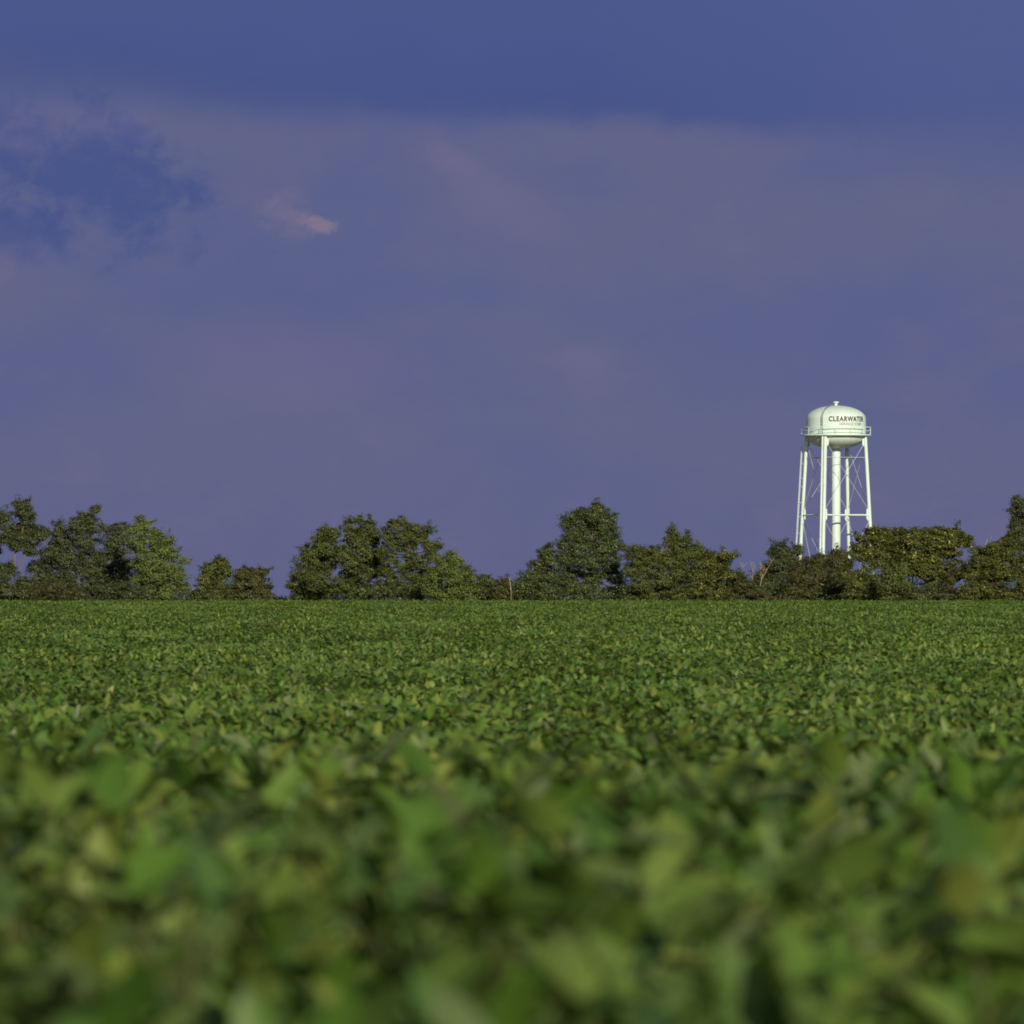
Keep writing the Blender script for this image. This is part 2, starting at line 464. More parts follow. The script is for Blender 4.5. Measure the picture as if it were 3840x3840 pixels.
# ------------------------------------------------------------------ trees and shrubs along the far edge
m_bark, t2, out = material('bark')
co = t2.node('ShaderNodeTexCoord').outputs['Object']
n1 = t2.noise(co, 6.0, 5, 0.6)
principled(t2, out, t2.mix(n1, srgb(104, 85, 62), srgb(148, 122, 92)), 0.9, 0.2, n1, 0.03)
m_limb, t2, out = material('shade darkened branch bark'); principled(t2, out, srgb(62, 52, 42), 0.9, 0.15)  # brown twig bark, with the shade inside the crowns put into its colour
m_pale, t2, out = material('bare weathered wood')
co = t2.node('ShaderNodeTexCoord').outputs['Object']
n1 = t2.noise(co, 5.0, 4, 0.6)
principled(t2, out, t2.mix(n1, srgb(138, 122, 98), srgb(190, 175, 148)), 0.85, 0.2, n1, 0.02)

LEAF = {
 'dark':  leaf_material('dark tree leaf',  [(0.050, 0.074, 0.026), (0.080, 0.106, 0.036), (0.112, 0.126, 0.046), (0.064, 0.092, 0.038)], 0.5, 0.35, 0.2, False, (0.24, 0.21, 0.08), 0.015),
 'deep':  leaf_material('deep green leaf', [(0.052, 0.084, 0.026), (0.084, 0.120, 0.036), (0.112, 0.136, 0.042), (0.066, 0.102, 0.042)], 0.45, 0.4, 0.2, False, (0.19, 0.19, 0.06), 0.03),
 'light': leaf_material('light green leaf',[(0.115, 0.172, 0.044), (0.160, 0.215, 0.058), (0.134, 0.186, 0.047), (0.188, 0.228, 0.064)], 0.5, 0.35, 0.3, False, (0.25, 0.24, 0.055), 0.03),
 'olive': leaf_material('olive leaf',      [(0.080, 0.110, 0.030), (0.112, 0.142, 0.040), (0.140, 0.164, 0.046), (0.096, 0.126, 0.040)], 0.5, 0.3, 0.3, False, (0.26, 0.26, 0.055), 0.03),
 'gold':  leaf_material('yellowing leaf',  [(0.074, 0.098, 0.026), (0.104, 0.124, 0.034), (0.132, 0.146, 0.036), (0.088, 0.114, 0.034)], 0.5, 0.3, 0.3, False, (0.44, 0.40, 0.05), 0.05),
 'brown': leaf_material('browning leaf',   [(0.086, 0.092, 0.038), (0.116, 0.116, 0.046), (0.106, 0.122, 0.042), (0.084, 0.096, 0.042)], 0.6, 0.25, 0.3, False, (0.22, 0.16, 0.06), 0.06),
}

def tree(name, label, cat, zid, lobes, leaf, D, trunks=None, dens=1.0, leaf_l=0.105, twig=0.5, clump=0.2, stemmed=True, bark=None, hollow=0.35, fine=0):
    """lobes: (cx, cy, rx, ry) in the working crop's pixels; trunks: polylines [(x, y), ...] with base width in px"""
    x0 = {3: 0, 4: 1000, 5: 1900, 6: 2840}[zid]
    K = 1 / 1.932
    w = lambda zx, zy, d=0.0: at(x0 + zx * K, 1800 + zy * K, D) + Vector((0, d, 0))
    px = K * PX * D
    cx = np.average([l[0] for l in lobes], weights=[l[2] for l in lobes]) if lobes else trunks[0][0][0][0]
    if trunks: cx = trunks[0][0][0][0]
    gzv = float(ground_z(0, D))
    base = w(cx, 880); base.z = gzv
    root = empty(name, base)
    tag(root, label, cat, 'trees and shrubs along the far edge of the field')
    # --- crown
    C, Nn = [], []
    lob_w = []
    for (lx, ly, rx, ry) in lobes:
        dd = rng.normal(0, 0.55) * max(rx, ry) * px
        c0 = np.array(w(lx, ly, dd)); r3 = np.array([rx, 0.85 * (rx + ry) / 2, ry]) * px * 1.04
        lob_w.append((c0, r3))
        area = 4 * PI * (np.mean(r3)) ** 2
        nc = int(max(6, dens * area / (clump ** 2) * 0.50))
        d = unit(rng.normal(0, 1, (nc, 3)))
        rr = np.where(rng.uniform(0, 1, nc) < 0.75, rng.uniform(0.72, 1.02, nc), rng.uniform(hollow, 0.8, nc))
        ph = rng.uniform(0, 6.28, 3); fq = rng.uniform(3.0, 5.5, 3)
        rr = rr * (1 + 0.15 * (np.sin(d[:, 0] * fq[0] + ph[0]) + np.sin(d[:, 1] * fq[1] + ph[1]) * 0.6 + np.sin(d[:, 2] * fq[2] + ph[2])))
        # twigs that stick out past the lobe, more of them upward
        st = (rng.uniform(0, 1, nc) < 0.12 * twig)
        rr = np.where(st, rng.uniform(1.02, 1.02 + 0.30 * twig, nc), rr)
        cc = c0 + d * rr[:, None] * r3
        # leafy shoots: short rows of small clumps leaving the lobe, mostly upward and outward
        for q in range(int(rng.poisson(4.6 * twig * max(0.5, np.mean(r3) / 0.6)))):
            ds = unit(rng.normal(0, 1, 3) * np.array([1, 1, 0.8]) + np.array([0, 0, 0.45]))
            p0 = c0 + ds * r3 * 0.9; ln = rng.uniform(0.15, 0.55) * twig ** 0.5
            gd = unit(ds + np.array([0, 0, 0.5]) + rng.normal(0, 0.3, 3)); ns = int(2 + ln / 0.09)
            cs = p0 + gd * (np.linspace(0, 1, ns) * ln)[:, None]
            cc = np.concatenate([cc, cs]); d = np.concatenate([d, np.repeat(ds[None], ns, 0)]); st = np.concatenate([st, np.ones(ns, bool)])
        keep = cc[:, 2] > gzv + 0.3
        cc, d, st = cc[keep], d[keep], st[keep]
        nl = rng.poisson(np.where(st, 14, 46))
        idx = np.repeat(np.arange(len(cc)), nl)
        off = rng.normal(0, 1, (len(idx), 3)) * clump * np.array([0.62, 0.62, 0.36]) * rng.uniform(0.6, 1.3, len(cc))[idx][:, None]
        C.append(cc[idx] + off); Nn.append(0.75 * d[idx] + np.array([0, 0, 0.3]) + rng.normal(0, 0.42, (len(idx), 3)))
    if lobes:
        C = np.concatenate(C); Nn = np.concatenate(Nn)
        ok = C[:, 2] > gzv + 0.1; C, Nn = C[ok], Nn[ok]
        n = len(C)
        L = leaf_l * rng.uniform(0.6, 1.25, n)
        V, F, k = leaves(C, Nn, rng.normal(0, 1, (n, 3)), L, L * rng.uniform(0.5, 0.75, n), 'diamond', 0.2, 0.1)
        me = np_mesh('crown', V - np.array(base), F, LEAF[leaf], leaf_attr(n, k))
        o = bpy.data.objects.new('crown', me); COL.objects.link(o); o.parent = root
    # --- trunk and limbs
    mb = MB(); lb = MB()
    bw = Vector(base)
    joints = []
    if fine:                                     # bare twigs off the upper stems
        for line, wd in trunks:
            for q in range(fine // len(trunks) + 1):
                f = rng.uniform(0.45, 0.95) * (len(line) - 1); i0 = int(f)
                p = w(*line[i0]).lerp(w(*line[min(i0 + 1, len(line) - 1)]), f - i0) - bw
                e = p + Vector((rng.normal(0, 0.16), rng.normal(0, 0.16), rng.uniform(0.12, 0.4)))
                mb.tube([p, p.lerp(e, 0.5) + Vector((rng.normal(0, 0.03), 0, 0)), e], [0.012, 0.009, 0.005], 5)
    if trunks:
        for (line, wd) in trunks:
            pts = [w(a, b_) - bw for a, b_ in line]
            if line[0][1] >= 870: pts[0].z = -0.1
            pts = [p + Vector((random.uniform(-.02, .02), random.uniform(-.08, .08), 0)) if i else p for i, p in enumerate(pts)]
            r0 = wd * px / 2
            mb.tube(pts, [r0 * (1 - 0.65 * i / (len(pts) - 1)) for i in range(len(pts))], 8)
            joints += pts[1:]
    elif lobes:
        big = sorted(lob_w, key=lambda q: -q[1][0])[0]
        top = Vector(big[0]) - bw
        n_st = 1 if stemmed else 3
        for s_ in range(n_st):
            b0 = Vector((random.uniform(-.15, .15) * s_, random.uniform(-.15, .15) * s_, -0.1))
            mid = b0.lerp(top, 0.5) + Vector((random.uniform(-.12, .12), random.uniform(-.12, .12), 0.0))
            r0 = 0.11 if stemmed else 0.05
            mb.tube([b0, b0.lerp(mid, 0.5) + Vector((random.uniform(-.04, .04), 0, 0)), mid, top], [r0, r0 * 0.8, r0 * 0.6, r0 * 0.3], 8)
            joints += [mid, top]
    for (c0, r3) in lob_w:
        c = Vector(c0) - bw
        j = min(joints, key=lambda q: (q - c).length + (5 if q.z > c.z + 0.3 else 0))
        if (j - c).length > 0.05:
            m1 = j.lerp(c, 0.5) + Vector((0, 0, -0.08))
            lb.tube([j, m1, c], [0.045, 0.032, 0.02], 6)
        for q in range(5):
            d = Vector(unit(rng.normal(0, 1, 3) + np.array([0, 0, 0.5]))); e = c + Vector([d[i] * r3[i] * 1.0 for i in range(3)])
            lb.tube([c, c.lerp(e, 0.5) + Vector((0, 0, 0.03)), e], [0.016, 0.010, 0.005], 5)
    nt = len(mb.f)
    if lb.v: mb.add(lb.v, lb.f)
    if mb.v:
        o = mb.build('trunk', bark or m_limb, root, 50)
        o.data.materials.append(m_limb)
        o.data.polygons.foreach_set('material_index', [0 if q < nt else 1 for q in range(len(mb.f))])
    return root

# left group
tree('tree', 'dark leafy tree cut off by the left edge of the photo', 'tree', 3,
     [(-30, 290, 75, 80), (30, 270, 38, 55), (-20, 400, 75, 70), (-60, 520, 60, 60), (-10, 520, 22, 26)], 'dark', 506)
tree('tree', 'tall dark tree with a bare tan forked trunk at the left', 'tree', 3,
     [(165, 175, 70, 40), (175, 235, 80, 55), (195, 285, 55, 40), (110, 355, 75, 50), (230, 365, 80, 55), (300, 400, 70, 50), (60, 420, 55, 40), (170, 440, 90, 60), (120, 480, 45, 40), (220, 500, 50, 50)], 'dark', 500,
     [([(118, 880), (108, 780), (105, 640), (108, 540), (150, 440), (180, 280)], 21), ([(122, 800), (140, 720), (160, 600), (190, 520)], 9), ([(130, 800), (165, 720), (205, 680)], 9), ([(110, 640), (140, 595), (165, 560)], 7)], bark=m_bark, clump=0.19)
tree('tree', 'broad dark round headed tree between the bare trunked tree and the paler ones', 'tree', 3,
     [(415, 355, 55, 55), (620, 275, 55, 55), (690, 215, 36, 40), (560, 340, 70, 60), (680, 330, 60, 70), (450, 440, 90, 70), (370, 520, 80, 70), (480, 570, 90, 80), (610, 450, 95, 80), (640, 570, 90, 80), (330, 620, 70, 60), (440, 660, 70, 50), (570, 650, 60, 50), (260, 650, 60, 50), (290, 730, 80, 50), (370, 720, 60, 45), (500, 720, 60, 45), (650, 670, 70, 50)], 'dark', 503,
     [([(420, 880), (418, 760), (412, 640), (470, 520)], 20), ([(600, 880), (600, 740), (610, 600)], 16)], clump=0.2)
tree('tree', 'dull olive tree with a flat dark top left of the light green tree', 'tree', 3,
     [(790, 365, 50, 35), (860, 345, 60, 35), (920, 350, 45, 40), (810, 460, 80, 70), (880, 430, 80, 60), (780, 570, 80, 80), (880, 560, 70, 70), (800, 690, 90, 70), (900, 680, 60, 60), (720, 650, 60, 60), (740, 740, 60, 50), (860, 750, 80, 50), (940, 610, 50, 50)], 'dark', 505,
     [([(850, 880), (848, 740), (856, 600), (860, 470)], 16)], dens=0.9)
tree('tree', 'light green airy tree at the right end of the left group', 'tree', 3,
     [(1020, 300, 40, 40), (1060, 315, 30, 22), (1000, 370, 75, 50), (1110, 395, 60, 40), (1040, 470, 90, 70), (1205, 445, 60, 40), (1180, 520, 85, 60), (1270, 540, 50, 30), (1090, 580, 95, 70), (1340, 590, 40, 24), (1230, 640, 90, 60), (1300, 700, 60, 50), (1120, 690, 80, 60), (1210, 760, 80, 60), (1330, 770, 35, 30), (1180, 830, 80, 45), (1010, 620, 60, 50), (1010, 720, 60, 50), (1080, 780, 60, 60), (1050, 660, 70, 50)], 'light', 499,
     [([(1085, 880), (1084, 800), (1070, 680), (1050, 520), (1030, 380)], 14)], twig=1.0, clump=0.17, dens=0.85)
tree('shrub', 'low dark brush at the foot of the bare tan forked trunk', 'shrub', 3,
     [(20, 660, 80, 60), (60, 640, 50, 40), (160, 740, 50, 50), (220, 760, 60, 40), (50, 800, 90, 70), (-50, 800, 80, 90), (170, 830, 80, 45)], 'dark', 496, stemmed=False)
tree('shrub', 'brownish low shrub under the broad dark tree', 'shrub', 3,
     [(300, 810, 80, 60), (390, 800, 70, 60), (470, 790, 80, 70), (350, 850, 90, 35)], 'brown', 495, stemmed=False, dens=0.8)
tree('shrub', 'dense grey green shrub under the dull olive tree', 'shrub', 3,
     [(680, 780, 70, 70), (760, 800, 80, 70), (860, 790, 80, 70), (940, 820, 70, 60), (1020, 830, 60, 50), (560, 830, 70, 50)], 'dark', 496, stemmed=False)
tree('shrub', 'rounded vine covered shrub, taller of the pair in the gap', 'shrub', 3,
     [(1600, 600, 50, 40), (1540, 640, 75, 50), (1610, 670, 65, 55), (1500, 720, 60, 55), (1560, 760, 80, 60), (1460, 800, 60, 55), (1560, 840, 90, 45), (1430, 850, 50, 35)], 'olive', 500, stemmed=False, twig=0.4, clump=0.15, leaf_l=0.115)
tree('shrub', 'flat topped brown tinged shrub, lower of the pair in the gap', 'shrub', 3,
     [(1760, 680, 60, 36), (1830, 690, 70, 40), (1900, 670, 40, 26), (1860, 750, 80, 55), (1910, 800, 55, 60), (1740, 770, 50, 50), (1680, 830, 50, 45), (1800, 840, 100, 40), (1950, 850, 40, 30)], 'brown', 501, stemmed=False, twig=0.8, clump=0.15, leaf_l=0.115)
# middle left group
tree('tree', 'wide olive tree at the left end of the middle group', 'tree', 4,
     [(430, 380, 60, 40), (480, 400, 60, 45), (390, 430, 55, 40), (430, 490, 95, 60), (310, 520, 60, 45), (290, 590, 80, 50), (520, 540, 90, 80), (400, 600, 100, 70), (270, 680, 80, 60), (380, 720, 100, 70), (220, 760, 60, 60), (300, 810, 100, 60), (430, 810, 90, 60), (560, 780, 60, 60), (230, 850, 60, 30)], 'olive', 499,
     [([(400, 880), (405, 760), (410, 620), (430, 480)], 18), ([(405, 640), (480, 590), (550, 640)], 7)], twig=0.9, clump=0.17)
tree('tree', 'tree with a thin arching top branch in the middle group', 'tree', 4,
     [(590, 330, 26, 34), (640, 300, 40, 10), (740, 330, 45, 36), (700, 390, 70, 40), (610, 390, 45, 40), (650, 450, 80, 50), (760, 420, 70, 60), (700, 530, 90, 70), (620, 610, 70, 60), (760, 580, 70, 60), (640, 790, 40, 70), (730, 650, 70, 50), (670, 710, 60, 50), (790, 670, 55, 45), (570, 700, 50, 50)], 'olive', 504,
     [([(650, 880), (648, 780), (630, 710), (650, 600), (670, 460)], 13)], twig=1.1, clump=0.15, dens=0.85)
tree('tree', 'gappy tree on a thin curved tan trunk in the middle group', 'tree', 4,
     [(920, 330, 50, 40), (985, 305, 40, 32), (1060, 350, 55, 40), (1150, 370, 45, 32), (890, 400, 50, 50), (1000, 400, 85, 50), (1090, 430, 80, 45), (920, 480, 65, 45), (1030, 480, 60, 34), (1190, 490, 60, 30), (1230, 480, 40, 24), (850, 520, 45, 60), (1120, 590, 65, 50), (1200, 550, 35, 60), (1000, 630, 70, 50), (860, 660, 60, 50), (930, 720, 55, 50), (800, 790, 55, 60), (960, 810, 60, 50), (1035, 545, 45, 22), (915, 560, 45, 34), (1060, 690, 50, 50), (1130, 770, 60, 60), (1040, 790, 50, 50), (870, 780, 50, 45)], 'olive', 502,
     [([(1086, 880), (1072, 830), (1062, 760), (1080, 650), (1060, 540), (1010, 430)], 11), ([(1010, 880), (1000, 830), (985, 760)], 7)], bark=m_bark, twig=1.0, clump=0.16, dens=0.8)
tree('tree', 'light green small tree at the right end of the middle group', 'tree', 4,
     [(1335, 560, 40, 45), (1290, 600, 60, 50), (1360, 610, 60, 50), (1430, 670, 60, 45), (1260, 680, 75, 55), (1350, 700, 90, 60), (1210, 720, 60, 60), (1450, 750, 60, 60), (1380, 790, 90, 60), (1220, 820, 90, 50), (1460, 830, 60, 45), (1300, 840, 80, 40)], 'light', 497,
     [([(1330, 880), (1332, 780), (1338, 620)], 12)], twig=0.8, clump=0.18)
tree('shrub', 'low dark brush below the sky gaps in the middle group', 'shrub', 4,
     [(720, 810, 60, 60), (860, 830, 50, 45), (1000, 840, 70, 40), (1110, 800, 60, 70), (1140, 700, 45, 70), (700, 700, 50, 60)], 'dark', 503, stemmed=False, dens=0.9)
tree('shrub', 'low green bush left of the thin dead trunk', 'shrub', 4,
     [(1580, 730, 50, 40), (1545, 790, 50, 50), (1620, 790, 50, 50), (1580, 840, 80, 40)], 'olive', 500, stemmed=False, twig=0.9, clump=0.14)
tree('shrub', 'rusty brown bush beside the thin dead trunk', 'shrub', 4,
     [(1690, 770, 50, 40), (1670, 830, 60, 50), (1730, 820, 45, 50), (1740, 740, 26, 24)], 'brown', 499, stemmed=False, twig=0.9, clump=0.14)
tree('dead_tree', 'thin pale dead trunk standing bare in the hedge gap', 'dead tree', 4, [], 'dark', 496,
     [([(1770, 880), (1768, 800), (1763, 740), (1760, 690)], 9), ([(1766, 745), (1757, 715), (1754, 700)], 5)], bark=m_pale)
# centre group
tree('tree', 'small dark tree leaning on the left of the tall conical tree', 'tree', 5,
     [(300, 500, 34, 36), (270, 540, 50, 45), (320, 570, 60, 50), (220, 620, 60, 45), (300, 660, 90, 60), (170, 690, 60, 45), (230, 740, 100, 60), (120, 760, 60, 45), (360, 740, 70, 70), (150, 830, 90, 50), (300, 830, 100, 50), (80, 840, 50, 35)], 'deep', 500, clump=0.18)
tree('tree', 'tallest dark green tree with a conical crown in the centre', 'tree', 5,
     [(655, 200, 52, 40), (690, 240, 48, 50), (625, 260, 55, 55), (530, 240, 45, 40), (475, 280, 45, 50), (420, 315, 36, 38), (560, 310, 75, 50), (700, 320, 70, 60), (755, 290, 26, 36), (480, 390, 70, 60), (610, 400, 95, 70), (740, 400, 70, 60), (410, 455, 48, 44), (520, 490, 95, 70), (680, 500, 100, 70), (795, 470, 46, 50), (440, 580, 80, 70), (590, 600, 100, 70), (740, 590, 90, 70), (480, 690, 90, 60), (640, 700, 80, 55), (770, 690, 75, 60), (440, 800, 80, 60), (560, 810, 70, 60), (800, 790, 60, 70), (720, 830, 60, 40)], 'deep', 503,
     [([(640, 880), (645, 720), (650, 520), (655, 360), (655, 220)], 22)], bark=m_limb, clump=0.19, twig=0.55)  # trunk coloured darker to look shaded by its crown
tree('tree', 'wide olive tree with a spiky leader right of the tallest tree', 'tree', 5,
     [(1190, 370, 26, 34), (1215, 420, 30, 40), (1180, 430, 36, 24), (1280, 445, 14, 30), (1315, 440, 12, 34), (1230, 490, 70, 50), (1070, 500, 34, 30), (1000, 520, 50, 26), (900, 500, 50, 14), (940, 550, 70, 36), (1100, 560, 90, 50), (1370, 490, 36, 34), (1330, 550, 100, 55), (1200, 600, 110, 60), (1020, 630, 110, 60), (1450, 560, 80, 45), (900, 650, 60, 60), (1130, 710, 110, 70), (960, 760, 90, 70), (1280, 690, 100, 70), (1080, 830, 110, 50), (900, 850, 80, 35)], 'olive', 500,
     [([(1180, 880), (1182, 740), (1200, 560), (1195, 400)], 16)], twig=1.1, clump=0.17)
tree('tree', 'yellowish tree with a long branch reaching right before the bare stems', 'tree', 5,
     [(1590, 545, 50, 16), (1640, 555, 20, 9), (1500, 560, 50, 36), (1430, 600, 80, 50), (1530, 630, 70, 45), (1400, 690, 90, 60), (1500, 720, 90, 60), (1600, 690, 60, 45), (1370, 800, 90, 70), (1500, 820, 100, 55), (1250, 830, 80, 50)], 'gold', 497,
     [([(1440, 880), (1448, 790), (1465, 700), (1500, 590)], 9)], twig=1.1, clump=0.16)
tree('shrub', 'rusty brown shrub sloping down toward the bare stems', 'shrub', 5,
     [(1640, 740, 60, 50), (1700, 760, 50, 45), (1620, 830, 80, 50), (1740, 820, 60, 55), (1680, 700, 26, 24), (1790, 830, 40, 50), (1860, 850, 60, 35)], 'brown', 498, stemmed=False, twig=1.1, clump=0.14)
tree('dead_tree', 'upright bare pale stem forking above the rusty shrub', 'dead tree', 5, [], 'dark', 500.5,
     [([(1772, 880), (1774, 790), (1778, 720), (1786, 660), (1797, 615)], 6.5), ([(1784, 670), (1778, 640), (1780, 612)], 3.5), ([(1730, 690), (1712, 650), (1704, 615), (1712, 580)], 2)], bark=m_pale, fine=9)
tree('dead_tree', 'leaning bare pale stem with three prongs beside the grey green shrub', 'dead tree', 5, [], 'dark', 500,
     [([(1800, 880), (1830, 790), (1846, 720), (1880, 660), (1905, 615)], 6.5), ([(1846, 720), (1838, 680), (1845, 625)], 3.5), ([(1848, 710), (1858, 660), (1872, 630)], 3), ([(1905, 615), (1920, 580)], 2)], bark=m_pale, fine=9)
# right group, round the tower's feet
tree('shrub', 'feathery grey green shrub below the left leg of the water tower', 'shrub', 6,
     [(170, 490, 30, 36), (120, 530, 40, 45), (200, 530, 40, 45), (300, 510, 30, 36), (150, 600, 70, 50), (260, 580, 55, 45), (100, 680, 60, 50), (190, 690, 70, 60), (130, 780, 80, 60), (50, 800, 60, 60), (90, 850, 90, 35), (20, 730, 55, 50), (-40, 800, 60, 55), (-20, 850, 70, 35), (60, 650, 40, 36)], 'dark', 502, stemmed=False, twig=1.2, clump=0.16, dens=1.1)
tree('shrub', 'red brown shrub between the left legs of the water tower', 'shrub', 6,
     [(330, 640, 65, 50), (410, 620, 60, 45), (290, 700, 65, 60), (370, 710, 80, 60), (450, 680, 50, 60), (290, 790, 70, 60), (340, 830, 70, 45), (400, 780, 40, 60), (220, 840, 60, 40)], 'brown', 498, stemmed=False, twig=0.8, clump=0.16)
tree('shrub', 'dark bush behind the red brown shrub, in line with the tower pipe', 'shrub', 6,
     [(400, 580, 60, 30), (470, 580, 50, 34), (500, 640, 50, 60), (480, 740, 60, 70), (540, 800, 80, 70), (420, 830, 70, 45), (620, 830, 70, 45)], 'dark', 503, stemmed=False, clump=0.17)
tree('shrub', 'purple brown shrub beside the tower pipe and the yellow speckled tree', 'shrub', 6,
     [(560, 540, 36, 30), (610, 540, 30, 30), (590, 600, 65, 50), (660, 610, 36, 36), (600, 690, 70, 55), (660, 740, 60, 60), (580, 770, 60, 50)], 'brown', 500, stemmed=False, twig=1.0, clump=0.15)
tree('tree', 'spreading tree speckled with yellow leaves over the right leg of the tower', 'tree', 6,
     [(860, 375, 70, 26), (940, 390, 60, 30), (1040, 385, 50, 28), (1140, 385, 60, 30), (1225, 380, 40, 24), (1340, 375, 60, 36), (1420, 385, 55, 28), (1500, 420, 55, 24), (770, 430, 50, 16), (860, 440, 80, 36), (980, 460, 100, 50), (1120, 450, 110, 50), (1260, 450, 110, 55), (1400, 450, 90, 40), (1510, 465, 45, 20), (740, 495, 60, 22), (700, 540, 34, 14), (830, 520, 80, 30), (950, 550, 90, 45), (1110, 550, 110, 60), (1250, 550, 100, 60), (1360, 530, 60, 40), (880, 600, 70, 26), (770, 560, 60, 22), (1050, 630, 120, 60), (1200, 660, 110, 60), (1320, 650, 60, 50), (1290, 740, 70, 50), (1430, 530, 50, 22), (1440, 600, 40, 16), (1380, 700, 50, 40), (800, 640, 40, 18)], 'gold', 502,
     [([(1120, 880), (1125, 760), (1120, 620), (1140, 480)], 17), ([(1120, 700), (1000, 600), (860, 520)], 9), ([(1122, 680), (1250, 580), (1380, 450)], 9)], twig=1.0, clump=0.17, leaf_l=0.14)
tree('shrub', 'low dark shrub with bright yellow leaves before the purple brown shrub', 'shrub', 6,
     [(640, 690, 60, 36), (740, 690, 60, 36), (820, 720, 70, 50), (720, 770, 80, 60), (840, 810, 80, 60), (780, 850, 90, 35), (670, 830, 60, 45)], 'gold', 497, stemmed=False, twig=0.8, clump=0.16)
tree('shrub', 'rounded lighter olive shrub in front of the yellow speckled tree', 'shrub', 6,
     [(930, 670, 50, 40), (1040, 665, 45, 38), (980, 700, 80, 50), (930, 770, 70, 55), (1050, 760, 70, 55), (1090, 820, 80, 50), (960, 840, 90, 40), (1180, 850, 60, 30)], 'olive', 494, stemmed=False, twig=0.5, clump=0.17)
tree('shrub', 'low brown brush under the right edge of the yellow speckled tree', 'shrub', 6,
     [(1380, 820, 70, 40), (1260, 830, 70, 45), (1460, 840, 70, 40), (1400, 720, 40, 40), (1480, 650, 60, 30), (1440, 700, 50, 26)], 'brown', 500, stemmed=False, twig=1.0, clump=0.14, dens=0.75)
tree('tree', 'bushy brown green tree below the tall tree at the right edge', 'tree', 6,
     [(1600, 520, 50, 36), (1680, 500, 60, 30), (1750, 480, 60, 34), (1840, 450, 60, 36), (1600, 600, 80, 60), (1720, 570, 90, 60), (1850, 540, 90, 70), (1560, 690, 80, 60), (1680, 680, 100, 70), (1800, 660, 100, 80), (1920, 640, 80, 80), (1600, 790, 90, 70), (1720, 790, 90, 70), (1520, 820, 70, 50), (1650, 850, 100, 35), (1830, 840, 90, 40), (1940, 790, 70, 90)], 'gold', 499,
     [([(1700, 880), (1705, 760), (1720, 600)], 17)], twig=0.8, clump=0.17)
tree('tree', 'tall dark tree cut off by the right edge of the photo', 'tree', 6,
     [(1890, 150, 40, 36), (1940, 190, 60, 70), (1865, 215, 36, 36), (1900, 270, 55, 50), (1850, 320, 30, 26), (1890, 355, 65, 45), (1960, 330, 70, 80), (1830, 400, 50, 30), (1930, 430, 80, 60), (1990, 230, 60, 70), (2000, 480, 90, 80)], 'dark', 504,
     [([(1960, 880), (1955, 640), (1945, 420), (1930, 240)], 22)], clump=0.18)
tree('dead_tree', 'short bare pale twig showing above the hedge near the right edge', 'dead tree', 6, [], 'dark', 503,
     [([(1640, 880), (1645, 640), (1650, 490), (1665, 440), (1672, 425)], 7), ([(1652, 490), (1690, 445), (1700, 385)], 2)], bark=m_pale)

# undergrowth along the field edge: one mass, low in the gaps between the groups of trees
def brush_h(x):
    sx = x / (PX * 503) + 1920                  # which part of the row it stands in
    gap = np.minimum(np.clip(np.abs(sx - 1058) - 60, 0, 60) / 60, np.clip(np.abs(sx - 716) - 10, 0, 50) / 50 * 0.6 + 0.4)
    return 1.02 + gap * (0.72 + 0.26 * np.sin(x * 1.7 + 0.6) * np.sin(x * 0.43) + 0.12 * np.sin(x * 4.1))
nc = 5200
bx = rng.uniform(-48, 48, nc); by = rng.uniform(498, 511, nc)
bz = brush_h(bx) * rng.uniform(0.2, 1.0, nc) ** 0.6 * (1 + 0.22 * np.sin(bx * 2.9 + by) * np.sin(by * 1.9 + bx * 0.7))
idx = np.repeat(np.arange(nc), 24)
n = len(idx)
Cw = np.stack([bx, by, bz + ground_z(bx, by)], -1)[idx] + rng.normal(0, 1, (n, 3)) * np.array([0.16, 0.16, 0.09])
Lw = rng.uniform(0.07, 0.17, n)
V, F, k = leaves(Cw, rng.normal(0, 0.6, (n, 3)) + np.array([0, -0.2, 0.5]), rng.normal(0, 1, (n, 3)), Lw, Lw * 0.6, 'diamond')
o = bpy.data.objects.new('undergrowth', np_mesh('undergrowth', V, F, LEAF['deep'], leaf_attr(n, k))); COL.objects.link(o)
tag(o, 'dark tangled undergrowth along the foot of the trees', 'undergrowth', kind='stuff')

# ------------------------------------------------------------------ water tower
TD = 1300.0
TX = (3135.0 - 1920) * PX * TD
gz = float(ground_z(0, TD))
ZF = CAM_Z + (HOR - 2256) * PX * TD             # height at which the field's edge crosses the tower
KZ = 0.010924                                   # metres per pixel of the working crop
Z = lambda zy: (3031 - zy) * KZ + ZF - gz        # row of the crop -> height above the tower's own ground
m_white, t2, out = material('white tower paint')
co = t2.node('ShaderNodeTexCoord').outputs['Object']
mp = t2.node('ShaderNodeMapping'); mp.inputs['Scale'].default_value = (1.6, 1.6, 0.18); t2.L.new(co, mp.inputs[0])
n1 = t2.noise(mp.outputs[0], 1.4, 5, 0.6); n2 = t2.noise(co, 0.5, 3)
base = t2.mix(t2.step(0.5, 0.8, n1), (0.67, 0.83, 0.77), (0.54, 0.60, 0.51))
base = t2.mix(t2.mul(t2.step(0.5, 0.75, n2), 0.4), base, (0.62, 0.74, 0.68))
principled(t2, out, base, 0.45, 0.4)
m_black, t2, out = material('black lettering paint'); principled(t2, out, (0.035, 0.022, 0.03), 0.6, 0.3)
m_grey, t2, out = material('faded lettering paint'); principled(t2, out, (0.10, 0.085, 0.075), 0.6, 0.3)
m_rod, t2, out = material('painted rod'); principled(t2, out, (0.50, 0.55, 0.56), 0.5, 0.4)
m_conc, t2, out = material('concrete footing')
